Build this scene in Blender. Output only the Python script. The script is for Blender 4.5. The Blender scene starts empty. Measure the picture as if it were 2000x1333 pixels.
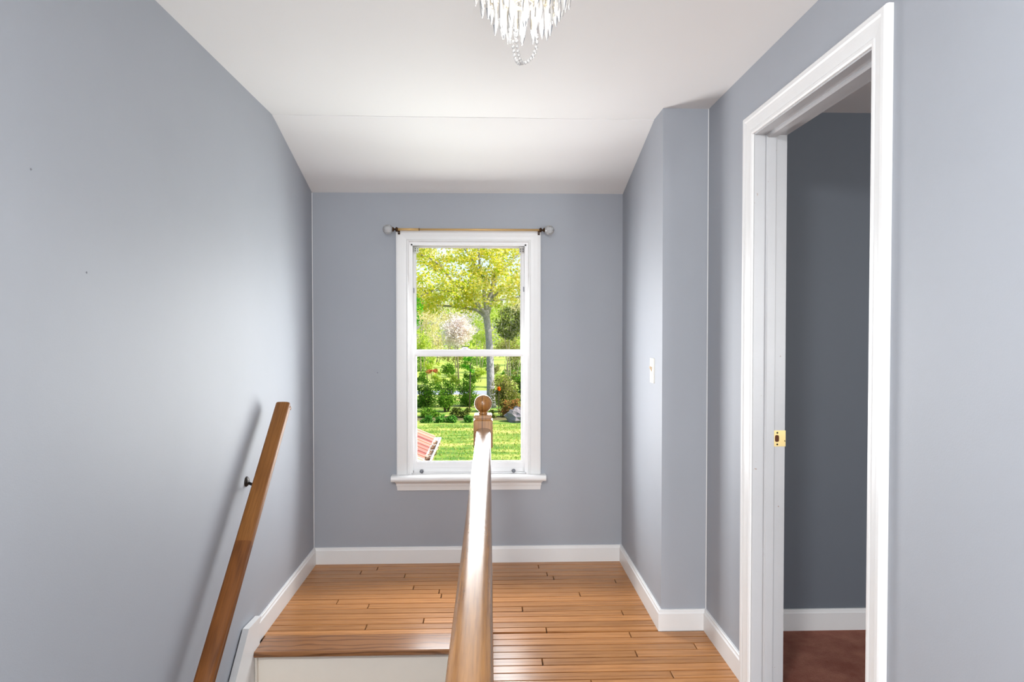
import bpy, math, random
from mathutils import Vector, Matrix
random.seed(7)
sc = bpy.context.scene
COL = sc.collection

# ------------------------------------------------------------------ camera
EYE = Vector((0.0, 0.0, 1.333))
YAW, PITCH, ROLL = 0.0329963, 0.0198665, 0.0
F_PX = 1333.0
cam_d = bpy.data.cameras.new('camera')
cam_d.sensor_width = 36.0
cam_d.lens = 36.0 * F_PX / 2000.0
cam_d.clip_start = 0.02
cam_d.clip_end = 600
cam = bpy.data.objects.new('camera', cam_d)
COL.objects.link(cam)
cam.location = EYE
cam.rotation_euler = (math.pi / 2 - PITCH, ROLL, -YAW)
sc.camera = cam

# ------------------------------------------------------------------ light
sc.view_settings.view_transform = 'Standard'
sc.view_settings.look = 'None'
sc.view_settings.gamma = 1.0
sc.view_settings.use_curve_mapping = False
sc.view_settings.exposure = 0.2
sc.cycles.use_denoising = True
sc.cycles.max_bounces = 12
sc.cycles.diffuse_bounces = 6
sc.cycles.transparent_max_bounces = 16
sc.cycles.sample_clamp_indirect = 8.0

world = bpy.data.worlds.new('sky')
sc.world = world
world.use_nodes = True
wn = world.node_tree
wn.nodes.clear()
w_out = wn.nodes.new('ShaderNodeOutputWorld')
w_bg = wn.nodes.new('ShaderNodeBackground')
w_sky = wn.nodes.new('ShaderNodeTexSky')
w_sky.sky_type = 'NISHITA'
w_sky.sun_disc = False
w_sky.sun_elevation = math.radians(46)
w_sky.sun_rotation = math.radians(100)
w_sky.air_density = 1.0
w_sky.dust_density = 1.5
w_sky.altitude = 50
w_bg.inputs['Strength'].default_value = 0.23
wn.links.new(w_sky.outputs['Color'], w_bg.inputs['Color'])
wn.links.new(w_bg.outputs['Background'], w_out.inputs['Surface'])


def add_sun(direction, strength, angle, color):
    d = bpy.data.lights.new('sun', 'SUN')
    d.energy = strength
    d.angle = math.radians(angle)
    d.color = color
    o = bpy.data.objects.new('sun', d)
    COL.objects.link(o)
    o.rotation_euler = (-Vector(direction)).to_track_quat('-Z', 'Y').to_euler()
    o.location = (20, -5, 25)
    return o


def area(name, loc, direction, sx, sy, power, color=(1, 1, 1), spread=180):
    d = bpy.data.lights.new(name, 'AREA')
    d.shape = 'RECTANGLE'
    d.size = sx
    d.size_y = sy
    d.energy = power
    d.color = color
    d.spread = math.radians(spread)
    o = bpy.data.objects.new(name, d)
    COL.objects.link(o)
    o.location = loc
    o.rotation_euler = Vector(direction).to_track_quat('-Z', 'Y').to_euler()
    return o


add_sun((0.66, -0.16, 0.73), 7.0, 0.6, (1.0, 0.95, 0.86))
# daylight coming in through the window in view
area('window_daylight', (-0.117, 3.900, 1.085), (0, -1, -0.10), 0.62, 1.08, 33, (0.97, 0.99, 1.0), 170)
area('rear_fill_light', (0.30, -2.56, 1.35), (0, 1, 0.10), 1.10, 1.50, 80, (0.96, 0.98, 1.0))  # added fill from behind the viewer, through an invented opening
area('hall_fill_light', (-0.45, 0.05, 2.24), (0.4, 0.2, -1), 0.45, 0.45, 60, (0.97, 0.985, 1.0))  # added overhead fill with no fixture, lifts the near walls
area('bedroom_fill_light', (2.4, -1.36, 1.35), (0, 1, 0.7), 1.0, 1.3, 60, (0.97, 0.99, 1.0))  # added fill for the side room, outside an invented opening


# ------------------------------------------------------------------ materials
def new_mat(name):
    m = bpy.data.materials.new(name)
    m.use_nodes = True
    nt = m.node_tree
    b = nt.nodes['Principled BSDF']
    return m, nt, b


def srgb(r, g, b):
    def f(c):
        c /= 255.0
        return c / 12.92 if c <= 0.04045 else ((c + 0.055) / 1.055) ** 2.4
    return (f(r), f(g), f(b), 1.0)


def coords(nt, scale=(1, 1, 1), kind='Object', rnd=False):
    tc = nt.nodes.new('ShaderNodeTexCoord')
    mp = nt.nodes.new('ShaderNodeMapping')
    mp.inputs['Scale'].default_value = scale
    nt.links.new(tc.outputs[kind], mp.inputs['Vector'])
    if rnd:
        oi = nt.nodes.new('ShaderNodeObjectInfo')
        mu = nt.nodes.new('ShaderNodeMath'); mu.operation = 'MULTIPLY'
        mu.inputs[1].default_value = 37.0
        nt.links.new(oi.outputs['Random'], mu.inputs[0])
        cb = nt.nodes.new('ShaderNodeCombineXYZ')
        for k in range(3):
            nt.links.new(mu.outputs[0], cb.inputs[k])
        nt.links.new(cb.outputs[0], mp.inputs['Location'])
    return mp.outputs['Vector']


def noise(nt, vec, scale, detail=3, rough=0.5, dist=0.0):
    n = nt.nodes.new('ShaderNodeTexNoise')
    n.inputs['Scale'].default_value = scale
    n.inputs['Detail'].default_value = detail
    n.inputs['Roughness'].default_value = rough
    n.inputs['Distortion'].default_value = dist
    nt.links.new(vec, n.inputs['Vector'])
    return n.outputs['Fac']


def ramp(nt, fac, stops):
    r = nt.nodes.new('ShaderNodeValToRGB')
    el = r.color_ramp.elements
    el[0].position, el[0].color = stops[0]
    el[1].position, el[1].color = stops[-1]
    for p, c in stops[1:-1]:
        e = el.new(p); e.color = c
    nt.links.new(fac, r.inputs['Fac'])
    return r.outputs['Color']


def bump(nt, b, height, strength, dist=0.01):
    n = nt.nodes.new('ShaderNodeBump')
    n.inputs['Strength'].default_value = strength
    n.inputs['Distance'].default_value = dist
    nt.links.new(height, n.inputs['Height'])
    nt.links.new(n.outputs['Normal'], b.inputs['Normal'])


def mixc(nt, fac, a, b, mode='MIX'):
    n = nt.nodes.new('ShaderNodeMix')
    n.data_type = 'RGBA'
    n.blend_type = mode
    for sock, v in ((n.inputs['Factor'], fac), (n.inputs['A'], a), (n.inputs['B'], b)):
        if hasattr(v, 'links'):
            nt.links.new(v, sock)
        else:
            sock.default_value = v
    return n.outputs['Result']


def plain(name, col, rough=0.5, metal=0.0, spec=0.5, bumps=None, var=0.04):
    m, nt, b = new_mat(name)
    v = coords(nt)
    f = noise(nt, v, 14, 2)
    c2 = tuple(min(1, x * (1 - var)) for x in col[:3]) + (1,)
    c3 = tuple(min(1, x * (1 + var)) for x in col[:3]) + (1,)
    nt.links.new(ramp(nt, f, [(0.3, c2), (0.7, c3)]), b.inputs['Base Color'])
    b.inputs['Roughness'].default_value = rough
    b.inputs['Metallic'].default_value = metal
    b.inputs['Specular IOR Level'].default_value = spec
    if bumps:
        bump(nt, b, noise(nt, v, bumps[0], 4), bumps[1], bumps[2])
    return m


def wall_paint(name, col, rough=0.45, var=0.02):
    m, nt, b = new_mat(name)
    v = coords(nt)
    f = noise(nt, v, 2.2, 4, 0.6)
    lo = tuple(x * (1 - var) for x in col[:3]) + (1,)
    hi = tuple(min(1, x * (1 + var)) for x in col[:3]) + (1,)
    nt.links.new(ramp(nt, f, [(0.3, lo), (0.7, hi)]), b.inputs['Base Color'])
    b.inputs['Roughness'].default_value = rough
    b.inputs['Specular IOR Level'].default_value = 0.42
    bump(nt, b, noise(nt, v, 260, 3, 0.6), 0.10, 0.002)
    return m


def wood(name, light, dark, axis=0, rough=0.3, coat=0.4, vary=0.0, fine=60, seam=None, figure=0.5, stretch=(9, 0.9), swirl=5.0, spec=0.5):
    """oak-like finish; axis = direction of the grain in object space"""
    m, nt, b = new_mat(name)
    s = [fine, fine, fine]; s[axis] = fine * 0.035
    v1 = coords(nt, tuple(s), rnd=True)
    s2 = [stretch[0]] * 3; s2[axis] = stretch[1]
    v2 = coords(nt, tuple(s2), rnd=True)
    g1 = noise(nt, v1, 1.0, 4, 0.6)
    fig = nt.nodes.new('ShaderNodeTexWave')
    fig.wave_type = 'RINGS'
    fig.inputs['Scale'].default_value = 1.6
    fig.inputs['Distortion'].default_value = swirl
    fig.inputs['Detail'].default_value = 2
    fig.inputs['Detail Scale'].default_value = 0.8
    nt.links.new(v2, fig.inputs['Vector'])
    mid = tuple((a + c) / 2 for a, c in zip(light[:3], dark[:3])) + (1,)
    base = ramp(nt, g1, [(0.30, dark), (0.46, mid), (0.62, light)])
    figc = ramp(nt, fig.outputs['Fac'], [(0.0, dark), (0.35, light), (1.0, light)])
    col = mixc(nt, figure, base, figc)
    if vary:
        oi = nt.nodes.new('ShaderNodeObjectInfo')
        hs = nt.nodes.new('ShaderNodeHueSaturation')
        mr = nt.nodes.new('ShaderNodeMapRange')
        mr.inputs['To Min'].default_value = 1 - vary
        mr.inputs['To Max'].default_value = 1 + vary * 0.8
        nt.links.new(oi.outputs['Random'], mr.inputs['Value'])
        nt.links.new(mr.outputs[0], hs.inputs['Value'])
        nt.links.new(col, hs.inputs['Color'])
        col = hs.outputs['Color']
    if seam is not None:            # dark glue line between two laminations at object x = seam
        tc = nt.nodes.new('ShaderNodeTexCoord')
        sp = nt.nodes.new('ShaderNodeSeparateXYZ')
        nt.links.new(tc.outputs['Object'], sp.inputs[0])
        su = nt.nodes.new('ShaderNodeMath'); su.operation = 'SUBTRACT'; su.inputs[1].default_value = seam
        nt.links.new(sp.outputs[0], su.inputs[0])
        ab = nt.nodes.new('ShaderNodeMath'); ab.operation = 'ABSOLUTE'
        nt.links.new(su.outputs[0], ab.inputs[0])
        lt = nt.nodes.new('ShaderNodeMath'); lt.operation = 'LESS_THAN'; lt.inputs[1].default_value = 0.0013
        nt.links.new(ab.outputs[0], lt.inputs[0])
        col = mixc(nt, lt.outputs[0], col, tuple(x * 0.35 for x in dark[:3]) + (1,))
    nt.links.new(col, b.inputs['Base Color'])
    b.inputs['Roughness'].default_value = rough
    b.inputs['Specular IOR Level'].default_value = spec
    b.inputs['Coat Weight'].default_value = coat
    b.inputs['Coat Roughness'].default_value = rough * 0.75
    bump(nt, b, g1, 0.08, 0.002)
    return m


def worn_paint(name, col, chip):
    m, nt, b = new_mat(name)
    v = coords(nt)
    f = noise(nt, v, 38, 5, 0.7)
    big = noise(nt, v, 5, 2)
    c = ramp(nt, big, [(0.3, tuple(x * 0.95 for x in col[:3]) + (1,)), (0.7, col)])
    k = ramp(nt, f, [(0.69, (0, 0, 0, 1)), (0.705, (1, 1, 1, 1))])
    nt.links.new(mixc(nt, k, c, chip), b.inputs['Base Color'])
    b.inputs['Roughness'].default_value = 0.35
    bump(nt, b, noise(nt, v, 60, 3), 0.12, 0.003)
    return m


def leaf_mat(name, cols, trans=0.5):
    m = bpy.data.materials.new(name)
    m.use_nodes = True
    nt = m.node_tree
    nt.nodes.clear()
    out = nt.nodes.new('ShaderNodeOutputMaterial')
    g = nt.nodes.new('ShaderNodeNewGeometry')
    n = len(cols)
    stops = [((i + 0.5) / n, c) for i, c in enumerate(cols)]
    c = ramp(nt, g.outputs['Random Per Island'], stops)
    d = nt.nodes.new('ShaderNodeBsdfDiffuse')
    t = nt.nodes.new('ShaderNodeBsdfTranslucent')
    mx = nt.nodes.new('ShaderNodeMixShader')
    mx.inputs[0].default_value = trans
    nt.links.new(c, d.inputs['Color']); nt.links.new(c, t.inputs['Color'])
    nt.links.new(d.outputs[0], mx.inputs[1]); nt.links.new(t.outputs[0], mx.inputs[2])
    nt.links.new(mx.outputs[0], out.inputs['Surface'])
    return m


M = {}
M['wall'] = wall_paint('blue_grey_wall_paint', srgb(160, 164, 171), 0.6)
M['wall_room'] = wall_paint('shaded_wall_paint', srgb(103, 109, 117), 0.6)  # same paint as the hall, its colour darkened to stand for shade
M['ceiling'] = wall_paint('ceiling_paint', srgb(234, 233, 231), 0.85, 0.006)
M['trim'] = plain('white_trim_paint', srgb(227, 227, 226), 0.35, bumps=(40, 0.03, 0.002), var=0.008)
M['worn'] = worn_paint('worn_door_frame_paint', srgb(190, 191, 193), srgb(150, 118, 92))
M['sash'] = plain('sash_white', srgb(240, 240, 240), 0.35, var=0.006)
M['riser'] = plain('cream_riser_paint', srgb(236, 230, 218), 0.4, bumps=(40, 0.03, 0.002), var=0.01)
M['floor'] = wood('oak_strip', srgb(186, 132, 82), srgb(132, 82, 42), 0, 0.28, 0.0, 0.17, 230, figure=0.35, spec=0.33)
M['gap'] = plain('dark_subfloor', srgb(58, 34, 18), 0.8)
M['nosing'] = wood('stair_nosing_oak', srgb(150, 102, 62), srgb(92, 56, 30), 0, 0.24, 0.3, 0.0, 240, figure=0.6, stretch=(8, 2.2), swirl=9.0)
M['tread'] = wood('tread_oak', srgb(170, 112, 62), srgb(100, 58, 26), 0, 0.25, 0.5, 0.1, 55)
M['rail'] = wood('guard_rail_oak', srgb(136, 94, 48), srgb(98, 62, 28), 1, 0.26, 0.2, 0.0, 200, figure=0.2)
M['newel'] = wood('newel_oak', srgb(172, 120, 62), srgb(126, 80, 36), 2, 0.3, 0.2, 0.0, 200, seam=-0.004, figure=0.2)
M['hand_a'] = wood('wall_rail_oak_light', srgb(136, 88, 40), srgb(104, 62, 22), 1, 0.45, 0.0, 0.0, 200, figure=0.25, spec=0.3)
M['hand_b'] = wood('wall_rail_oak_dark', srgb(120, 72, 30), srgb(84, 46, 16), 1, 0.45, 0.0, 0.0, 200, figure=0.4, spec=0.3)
M['brass'] = plain('brass', srgb(214, 178, 96), 0.25, 1.0)
M['pale'] = plain('pale_gilt', srgb(226, 216, 194), 0.35, 0.4)
M['strike'] = plain('pale_brass', srgb(224, 200, 140), 0.3, 0.6)
M['rod'] = plain('antique_gold', srgb(206, 168, 110), 0.35, 0.25)
M['bronze'] = plain('dark_bronze', srgb(70, 48, 28), 0.35, 0.8)
M['dark'] = plain('dark_metal', srgb(46, 40, 36), 0.45, 0.6)
M['hole'] = plain('dark_hole', srgb(84, 46, 26), 0.9)
M['steel'] = plain('grey_latch', srgb(120, 122, 128), 0.4, 0.4)
M['plastic'] = plain('white_plastic', srgb(236, 234, 226), 0.35)
M['toggle'] = plain('beige_toggle', srgb(206, 182, 150), 0.4)
M['black'] = plain('black_gap', srgb(24, 22, 20), 0.7)


def glass_mat():
    m = bpy.data.materials.new('window_glass')
    m.use_nodes = True
    nt = m.node_tree
    nt.nodes.clear()
    out = nt.nodes.new('ShaderNodeOutputMaterial')
    t = nt.nodes.new('ShaderNodeBsdfTransparent')
    g = nt.nodes.new('ShaderNodeBsdfGlossy')
    g.inputs['Roughness'].default_value = 0.02
    mx = nt.nodes.new('ShaderNodeMixShader')
    fr = nt.nodes.new('ShaderNodeFresnel')
    fr.inputs['IOR'].default_value = 1.07
    nt.links.new(fr.outputs[0], mx.inputs[0])
    nt.links.new(t.outputs[0], mx.inputs[1]); nt.links.new(g.outputs[0], mx.inputs[2])
    nt.links.new(mx.outputs[0], out.inputs['Surface'])
    return m


M['glass'] = glass_mat()


def crystal_mat(name, white, rough):
    """clear glass: part passes straight through, part scatters in the frosted facets, part is mirrored"""
    m = bpy.data.materials.new(name)
    m.use_nodes = True
    nt = m.node_tree
    nt.nodes.clear()
    out = nt.nodes.new('ShaderNodeOutputMaterial')
    tr_ = nt.nodes.new('ShaderNodeBsdfTransparent')
    tl = nt.nodes.new('ShaderNodeBsdfTranslucent'); tl.inputs['Color'].default_value = (.97, .97, .96, 1)
    df = nt.nodes.new('ShaderNodeBsdfDiffuse'); df.inputs['Color'].default_value = (.97, .97, .96, 1)
    gl = nt.nodes.new('ShaderNodeBsdfGlossy'); gl.inputs['Roughness'].default_value = rough
    m1 = nt.nodes.new('ShaderNodeMixShader'); m1.inputs[0].default_value = .5
    m2 = nt.nodes.new('ShaderNodeMixShader'); m2.inputs[0].default_value = white
    m3 = nt.nodes.new('ShaderNodeMixShader')
    fr = nt.nodes.new('ShaderNodeFresnel'); fr.inputs['IOR'].default_value = 1.55
    nt.links.new(tl.outputs[0], m1.inputs[1]); nt.links.new(df.outputs[0], m1.inputs[2])
    nt.links.new(tr_.outputs[0], m2.inputs[1]); nt.links.new(m1.outputs[0], m2.inputs[2])
    nt.links.new(fr.outputs[0], m3.inputs[0])
    nt.links.new(m2.outputs[0], m3.inputs[1]); nt.links.new(gl.outputs[0], m3.inputs[2])
    nt.links.new(m3.outputs[0], out.inputs['Surface'])
    return m


M['crystal'] = crystal_mat('chandelier_crystal', 0.5, 0.1)
M['bead'] = crystal_mat('crystal_bead', 0.45, 0.1)
M['finial'] = crystal_mat('faceted_glass', 0.5, 0.05)
m_, nt_, b_ = new_mat('lit_bulb')
b_.inputs['Base Color'].default_value = (1, 1, 1, 1)
b_.inputs['Emission Color'].default_value = (1.0, 0.93, 0.82, 1)
b_.inputs['Emission Strength'].default_value = 3
M['bulb'] = m_

m_, nt_, b_ = new_mat('rust_carpet')
v_ = coords(nt_)
nt_.links.new(ramp(nt_, noise(nt_, v_, 9, 4, 0.6), [(0.3, srgb(146, 92, 78)), (0.7, srgb(178, 122, 104))]), b_.inputs['Base Color'])
b_.inputs['Roughness'].default_value = 1.0
b_.inputs['Specular IOR Level'].default_value = 0.05
bump(nt_, b_, noise(nt_, v_, 170, 4, 0.7), 0.9, 0.01)
M['carpet'] = m_

m_, nt_, b_ = new_mat('dappled_lawn_ground')
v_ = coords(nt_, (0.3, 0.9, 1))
nt_.links.new(ramp(nt_, noise(nt_, v_, 1.1, 5, 0.65), [(0.38, srgb(92, 136, 44)), (0.5, srgb(140, 168, 62)), (0.6, srgb(206, 202, 112))]), b_.inputs['Base Color'])  # dappled tree shade painted into the colour as stretched green and straw patches
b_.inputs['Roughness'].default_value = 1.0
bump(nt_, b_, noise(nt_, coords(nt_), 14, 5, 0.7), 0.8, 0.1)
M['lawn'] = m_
M['soil'] = plain('leaf_mould', srgb(104, 98, 58), 1.0, bumps=(9, 0.8, 0.1))
M['field'] = plain('sunlit_field', srgb(158, 178, 72), 1.0, bumps=(5, 0.8, 0.1))
M['road'] = plain('grey_road', srgb(150, 156, 170), 0.9)
M['bark'] = plain('grey_bark', srgb(150, 146, 150), 0.95, bumps=(9, 0.9, 0.05), var=0.25)
M['stem'] = plain('brown_stem', srgb(84, 74, 58), 0.95)
M['pale_stem'] = plain('pale_far_stem', srgb(158, 146, 120), 0.95)
M['rock'] = plain('grey_rock', srgb(128, 122, 126), 0.95, bumps=(6, 0.9, 0.05))
M['gutter'] = plain('white_gutter', srgb(240, 240, 242), 0.4)
M['litter'] = leaf_mat('dry_leaves', [srgb(150, 110, 74), srgb(196, 168, 140), srgb(104, 72, 52), srgb(222, 206, 190)], 0.1)
m_, nt_, b_ = new_mat('rust_metal_roof')
oi_ = nt_.nodes.new('ShaderNodeObjectInfo')
nt_.links.new(ramp(nt_, oi_.outputs['Random'], [(0.1, srgb(150, 88, 82)), (0.5, srgb(182, 124, 106)), (0.9, srgb(222, 180, 152))]), b_.inputs['Base Color'])
b_.inputs['Roughness'].default_value = 0.5
M['roof'] = m_
M['clap'] = plain('white_siding', srgb(230, 230, 228), 0.6)


# ------------------------------------------------------------------ geometry helpers
class MB:
    def __init__(self):
        self.v = []; self.f = []; self.sm = []

    def add(self, verts, faces, smooth=False):
        o = len(self.v)
        self.v += [tuple(p) for p in verts]
        self.f += [tuple(i + o for i in f) for f in faces]
        self.sm += [smooth] * len(faces)
        return self

    def box(self, x0, x1, y0, y1, z0, z1):
        vs = [(x0, y0, z0), (x1, y0, z0), (x1, y1, z0), (x0, y1, z0), (x0, y0, z1), (x1, y0, z1), (x1, y1, z1), (x0, y1, z1)]
        return self.add(vs, [(0, 3, 2, 1), (4, 5, 6, 7), (0, 1, 5, 4), (1, 2, 6, 5), (2, 3, 7, 6), (3, 0, 4, 7)])

    def bbox(self, x0, x1, y0, y1, z0, z1, b=0.002):
        """box with chamfered top edges"""
        vs = [(x0, y0, z0), (x1, y0, z0), (x1, y1, z0), (x0, y1, z0),
              (x0, y0, z1 - b), (x1, y0, z1 - b), (x1, y1, z1 - b), (x0, y1, z1 - b),
              (x0 + b, y0 + b, z1), (x1 - b, y0 + b, z1), (x1 - b, y1 - b, z1), (x0 + b, y1 - b, z1)]
        fs = [(0, 3, 2, 1), (8, 9, 10, 11)]
        for k in range(4):
            j = (k + 1) % 4
            fs += [(k, j, 4 + j, 4 + k), (4 + k, 4 + j, 8 + j, 8 + k)]
        return self.add(vs, fs)

    def prism(self, prof, a, b, u, v, m0=0.0, m1=0.0, smooth=False):
        """extrude polygon prof [(u,v)] from a to b; m0/m1 = mitre (shift along path per unit u)"""
        a, b, u, v = Vector(a), Vector(b), Vector(u), Vector(v)
        t = (b - a).normalized()
        n = len(prof)
        vs = [a + u * p + v * q + t * (p * m0) for p, q in prof] + [b + u * p + v * q + t * (p * m1) for p, q in prof]
        fs = [tuple(range(n)), tuple(range(2 * n - 1, n - 1, -1))] + [(k, n + k, n + (k + 1) % n, (k + 1) % n) for k in range(n)]
        return self.add(vs, fs, smooth)

    def lathe(self, prof, c, axis=(0, 0, 1), n=24, smooth=True):
        """prof [(r,h)] around axis from point c"""
        ax = Vector(axis).normalized()
        p = ax.orthogonal().normalized(); q = ax.cross(p)
        c = Vector(c)
        vs = []
        for r, h in prof:
            for k in range(n):
                a = 2 * math.pi * k / n
                vs.append(c + ax * h + (p * math.cos(a) + q * math.sin(a)) * max(r, 1e-5))
        fs = []
        for i in range(len(prof) - 1):
            for k in range(n):
                j = (k + 1) % n
                fs.append((i * n + k, i * n + j, (i + 1) * n + j, (i + 1) * n + k))
        fs.append(tuple(reversed(range(n))))
        fs.append(tuple((len(prof) - 1) * n + k for k in range(n)))
        return self.add(vs, fs, smooth)

    def tube(self, pts, rads, n=8):
        pts = [Vector(p) for p in pts]
        if not hasattr(rads, '__len__'):
            rads = [rads] * len(pts)
        vs = []; last = None
        for i, p in enumerate(pts):
            t = (pts[min(i + 1, len(pts) - 1)] - pts[max(i - 1, 0)]).normalized()
            if last is None:
                last = t.orthogonal().normalized()
            a = (last - t * last.dot(t)).normalized(); b = t.cross(a); last = a
            for k in range(n):
                w = 2 * math.pi * k / n
                vs.append(p + (a * math.cos(w) + b * math.sin(w)) * rads[i])
        fs = []
        for i in range(len(pts) - 1):
            for k in range(n):
                j = (k + 1) % n
                fs.append((i * n + k, i * n + j, (i + 1) * n + j, (i + 1) * n + k))
        fs.append(tuple(reversed(range(n))))
        fs.append(tuple((len(pts) - 1) * n + k for k in range(n)))
        return self.add(vs, fs, True)

    def leaf(self, p, size, rng, squash=0.55):
        d = Vector((rng.gauss(0, 1), rng.gauss(0, 1), rng.gauss(0, 0.7))).normalized()
        e = d.orthogonal().normalized()
        e = Matrix.Rotation(rng.random() * 6.28, 3, d) @ e
        s = e.cross(d)
        p = Vector(p)
        return self.add([p, p + d * size * .5 + e * size * squash * .5, p + d * size + s * size * .1, p + d * size * .5 - e * size * squash * .5],
                        [(0, 1, 2), (0, 2, 3)])

    def mesh(self, name):
        me = bpy.data.meshes.new(name)
        me.from_pydata(self.v, [], self.f)
        me.polygons.foreach_set('use_smooth', self.sm)
        me.update()
        return me

    def build(self, name, mat, parent=None, origin=None):
        if origin is not None:
            o3 = Vector(origin)
            self.v = [tuple(Vector(p) - o3) for p in self.v]
        me = self.mesh(name)
        me.materials.append(M[mat] if isinstance(mat, str) else mat)
        o = bpy.data.objects.new(name, me)
        COL.objects.link(o)
        if origin is not None:
            o.location = origin
        if parent is not None:
            o.parent = parent
            o.matrix_parent_inverse = Matrix.Translation(parent.location).inverted()
        return o


def tag(o, label=None, cat=None, group=None, kind=None):
    for k, v in (('label', label), ('category', cat), ('group', group), ('kind', kind)):
        if v:
            o[k] = v
    return o


def empty(name, loc, label=None, cat=None, group=None, kind=None):
    o = bpy.data.objects.new(name, None)
    o.empty_display_size = 0.1
    COL.objects.link(o)
    o.location = loc
    return tag(o, label, cat, group, kind)


def smooth_angle(o, deg=40):
    me = o.data
    me.polygons.foreach_set('use_smooth', [True] * len(me.polygons))
    me.set_sharp_from_angle(angle=math.radians(deg))
    return o


# ------------------------------------------------------------------ dimensions (metres)
XL, XA, XR, XRO = -0.99, 0.755, 0.955, 1.065      # left wall, alcove right wall, hall right wall, its bedroom face
YB, YJ, YREAR = 3.858, 2.96, -2.40
WELL = -0.075                                      # right edge of the stair well
DY0, DY1, DZ = 1.672, 2.432, 2.025                 # door opening
WX0, WX1, WZ0, WZ1 = -0.451, 0.218, 0.492, 1.812   # window opening
GROUND = -2.9


def zc(x):                                         # ceiling height, a little higher on the left
    return 2.304 - (x - XL) / (XR - XL) * 0.02


# ------------------------------------------------------------------ the setting
def struct(o, label=None, cat=None):
    return tag(o, label, cat, None, 'structure')


w = MB()
w.box(-1.13, WX0, YB, 4.01, GROUND, 2.5).box(WX1, 1.2, YB, 4.01, GROUND, 2.5)
w.box(WX0, WX1, YB, 4.01, GROUND, WZ0).box(WX0, WX1, YB, 4.01, WZ1, 2.5)
struct(w.build('wall_back', 'wall'), 'blue-grey end wall around the window', 'wall')
struct(MB().box(-1.13, XL, YREAR - .12, YB, GROUND, 2.5).build('wall_left', 'wall'), 'long blue-grey wall on the left carrying the sloping handrail', 'wall')
struct(MB().box(XA, XRO, YJ, YB, -0.3, 2.5).build('wall_alcove', 'wall'), 'blue-grey wall that juts out beside the window with the light switch', 'wall')
w = MB()
w.box(XR, XRO, YREAR, DY0, -0.3, 2.5).box(XR, XRO, DY1, YJ, -0.3, 2.5).box(XR, XRO, DY0, DY1, DZ, 2.5).box(XR, XRO, DY0, DY1, -.3, -.02)
struct(w.build('wall_right', 'wall'), 'blue-grey wall on the right around the doorway', 'wall')
w = MB()
w.box(-1.13, -0.25, YREAR - .12, YREAR, GROUND, 2.5).box(0.85, XRO, YREAR - .12, YREAR, GROUND, 2.5)
w.box(-0.25, 0.85, YREAR - .12, YREAR, GROUND, 0.6).box(-0.25, 0.85, YREAR - .12, YREAR, 2.1, 2.5)  # opening added to let the rear fill light in
struct(w.build('wall_rear', 'wall'), 'blue-grey wall behind the viewer with an opening added for fill light', 'wall')
struct(MB().box(WELL, WELL + .1, YREAR, 2.80, GROUND, -0.20).build('wall_stairwell', 'wall'), 'wall below the guard rail along the stairs', 'wall')

# ceiling: level part, then the part sloping down to the window wall
yl, yr = 3.170, 3.118
T = 2.52
x0, x1 = -1.10, 1.05
w = MB()
w.add([(x0, YREAR - .1, zc(x0)), (x1, YREAR - .1, zc(x1)), (x1, yr, zc(x1)), (x0, yl, zc(x0)),
       (x0, YREAR - .1, T), (x1, YREAR - .1, T), (x1, yr, T), (x0, yl, T)],
      [(0, 3, 2, 1), (4, 5, 6, 7), (0, 1, 5, 4), (1, 2, 6, 5), (2, 3, 7, 6), (3, 0, 4, 7)])
sl = (2.086 - 2.30) / (YB - 3.15)
ye = 3.99
w.add([(x0, yl, zc(x0) - .0022), (x1, yr, zc(x1) - .0022), (x1, ye, 2.088 + sl * (ye - YB)), (x0, ye, 2.085 + sl * (ye - YB)),
       (x0, yl, T), (x1, yr, T), (x1, ye, T), (x0, ye, T)],
      [(0, 3, 2, 1), (4, 5, 6, 7), (0, 1, 5, 4), (1, 2, 6, 5), (2, 3, 7, 6), (3, 0, 4, 7)])
struct(w.build('ceiling', 'ceiling'), 'white ceiling that slopes down towards the window wall', 'ceiling')

# bedroom beyond the doorway
struct(MB().box(XRO, 3.8, 2.935, 3.05, -.3, 2.5).build('wall_bedroom_back', 'wall_room'), 'blue-grey wall toned down for shade, seen through the doorway', 'wall')
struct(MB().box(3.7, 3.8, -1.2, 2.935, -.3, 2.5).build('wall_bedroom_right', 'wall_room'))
w = MB().box(XRO, 1.9, -1.3, -1.2, -.3, 2.5).box(2.9, 3.8, -1.3, -1.2, -.3, 2.5).box(1.9, 2.9, -1.3, -1.2, -.3, .7).box(1.9, 2.9, -1.3, -1.2, 2.0, 2.5)  # opening added so the fill light outside reaches the room
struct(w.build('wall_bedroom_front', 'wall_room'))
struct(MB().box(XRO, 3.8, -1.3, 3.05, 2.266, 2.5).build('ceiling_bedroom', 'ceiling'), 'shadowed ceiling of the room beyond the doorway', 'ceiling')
struct(MB().box(XRO - .06, 3.8, -1.3, 2.935, -.3, 0.004).build('floor_bedroom', 'carpet'), 'rust-brown carpet beyond the doorway', 'floor')

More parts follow.
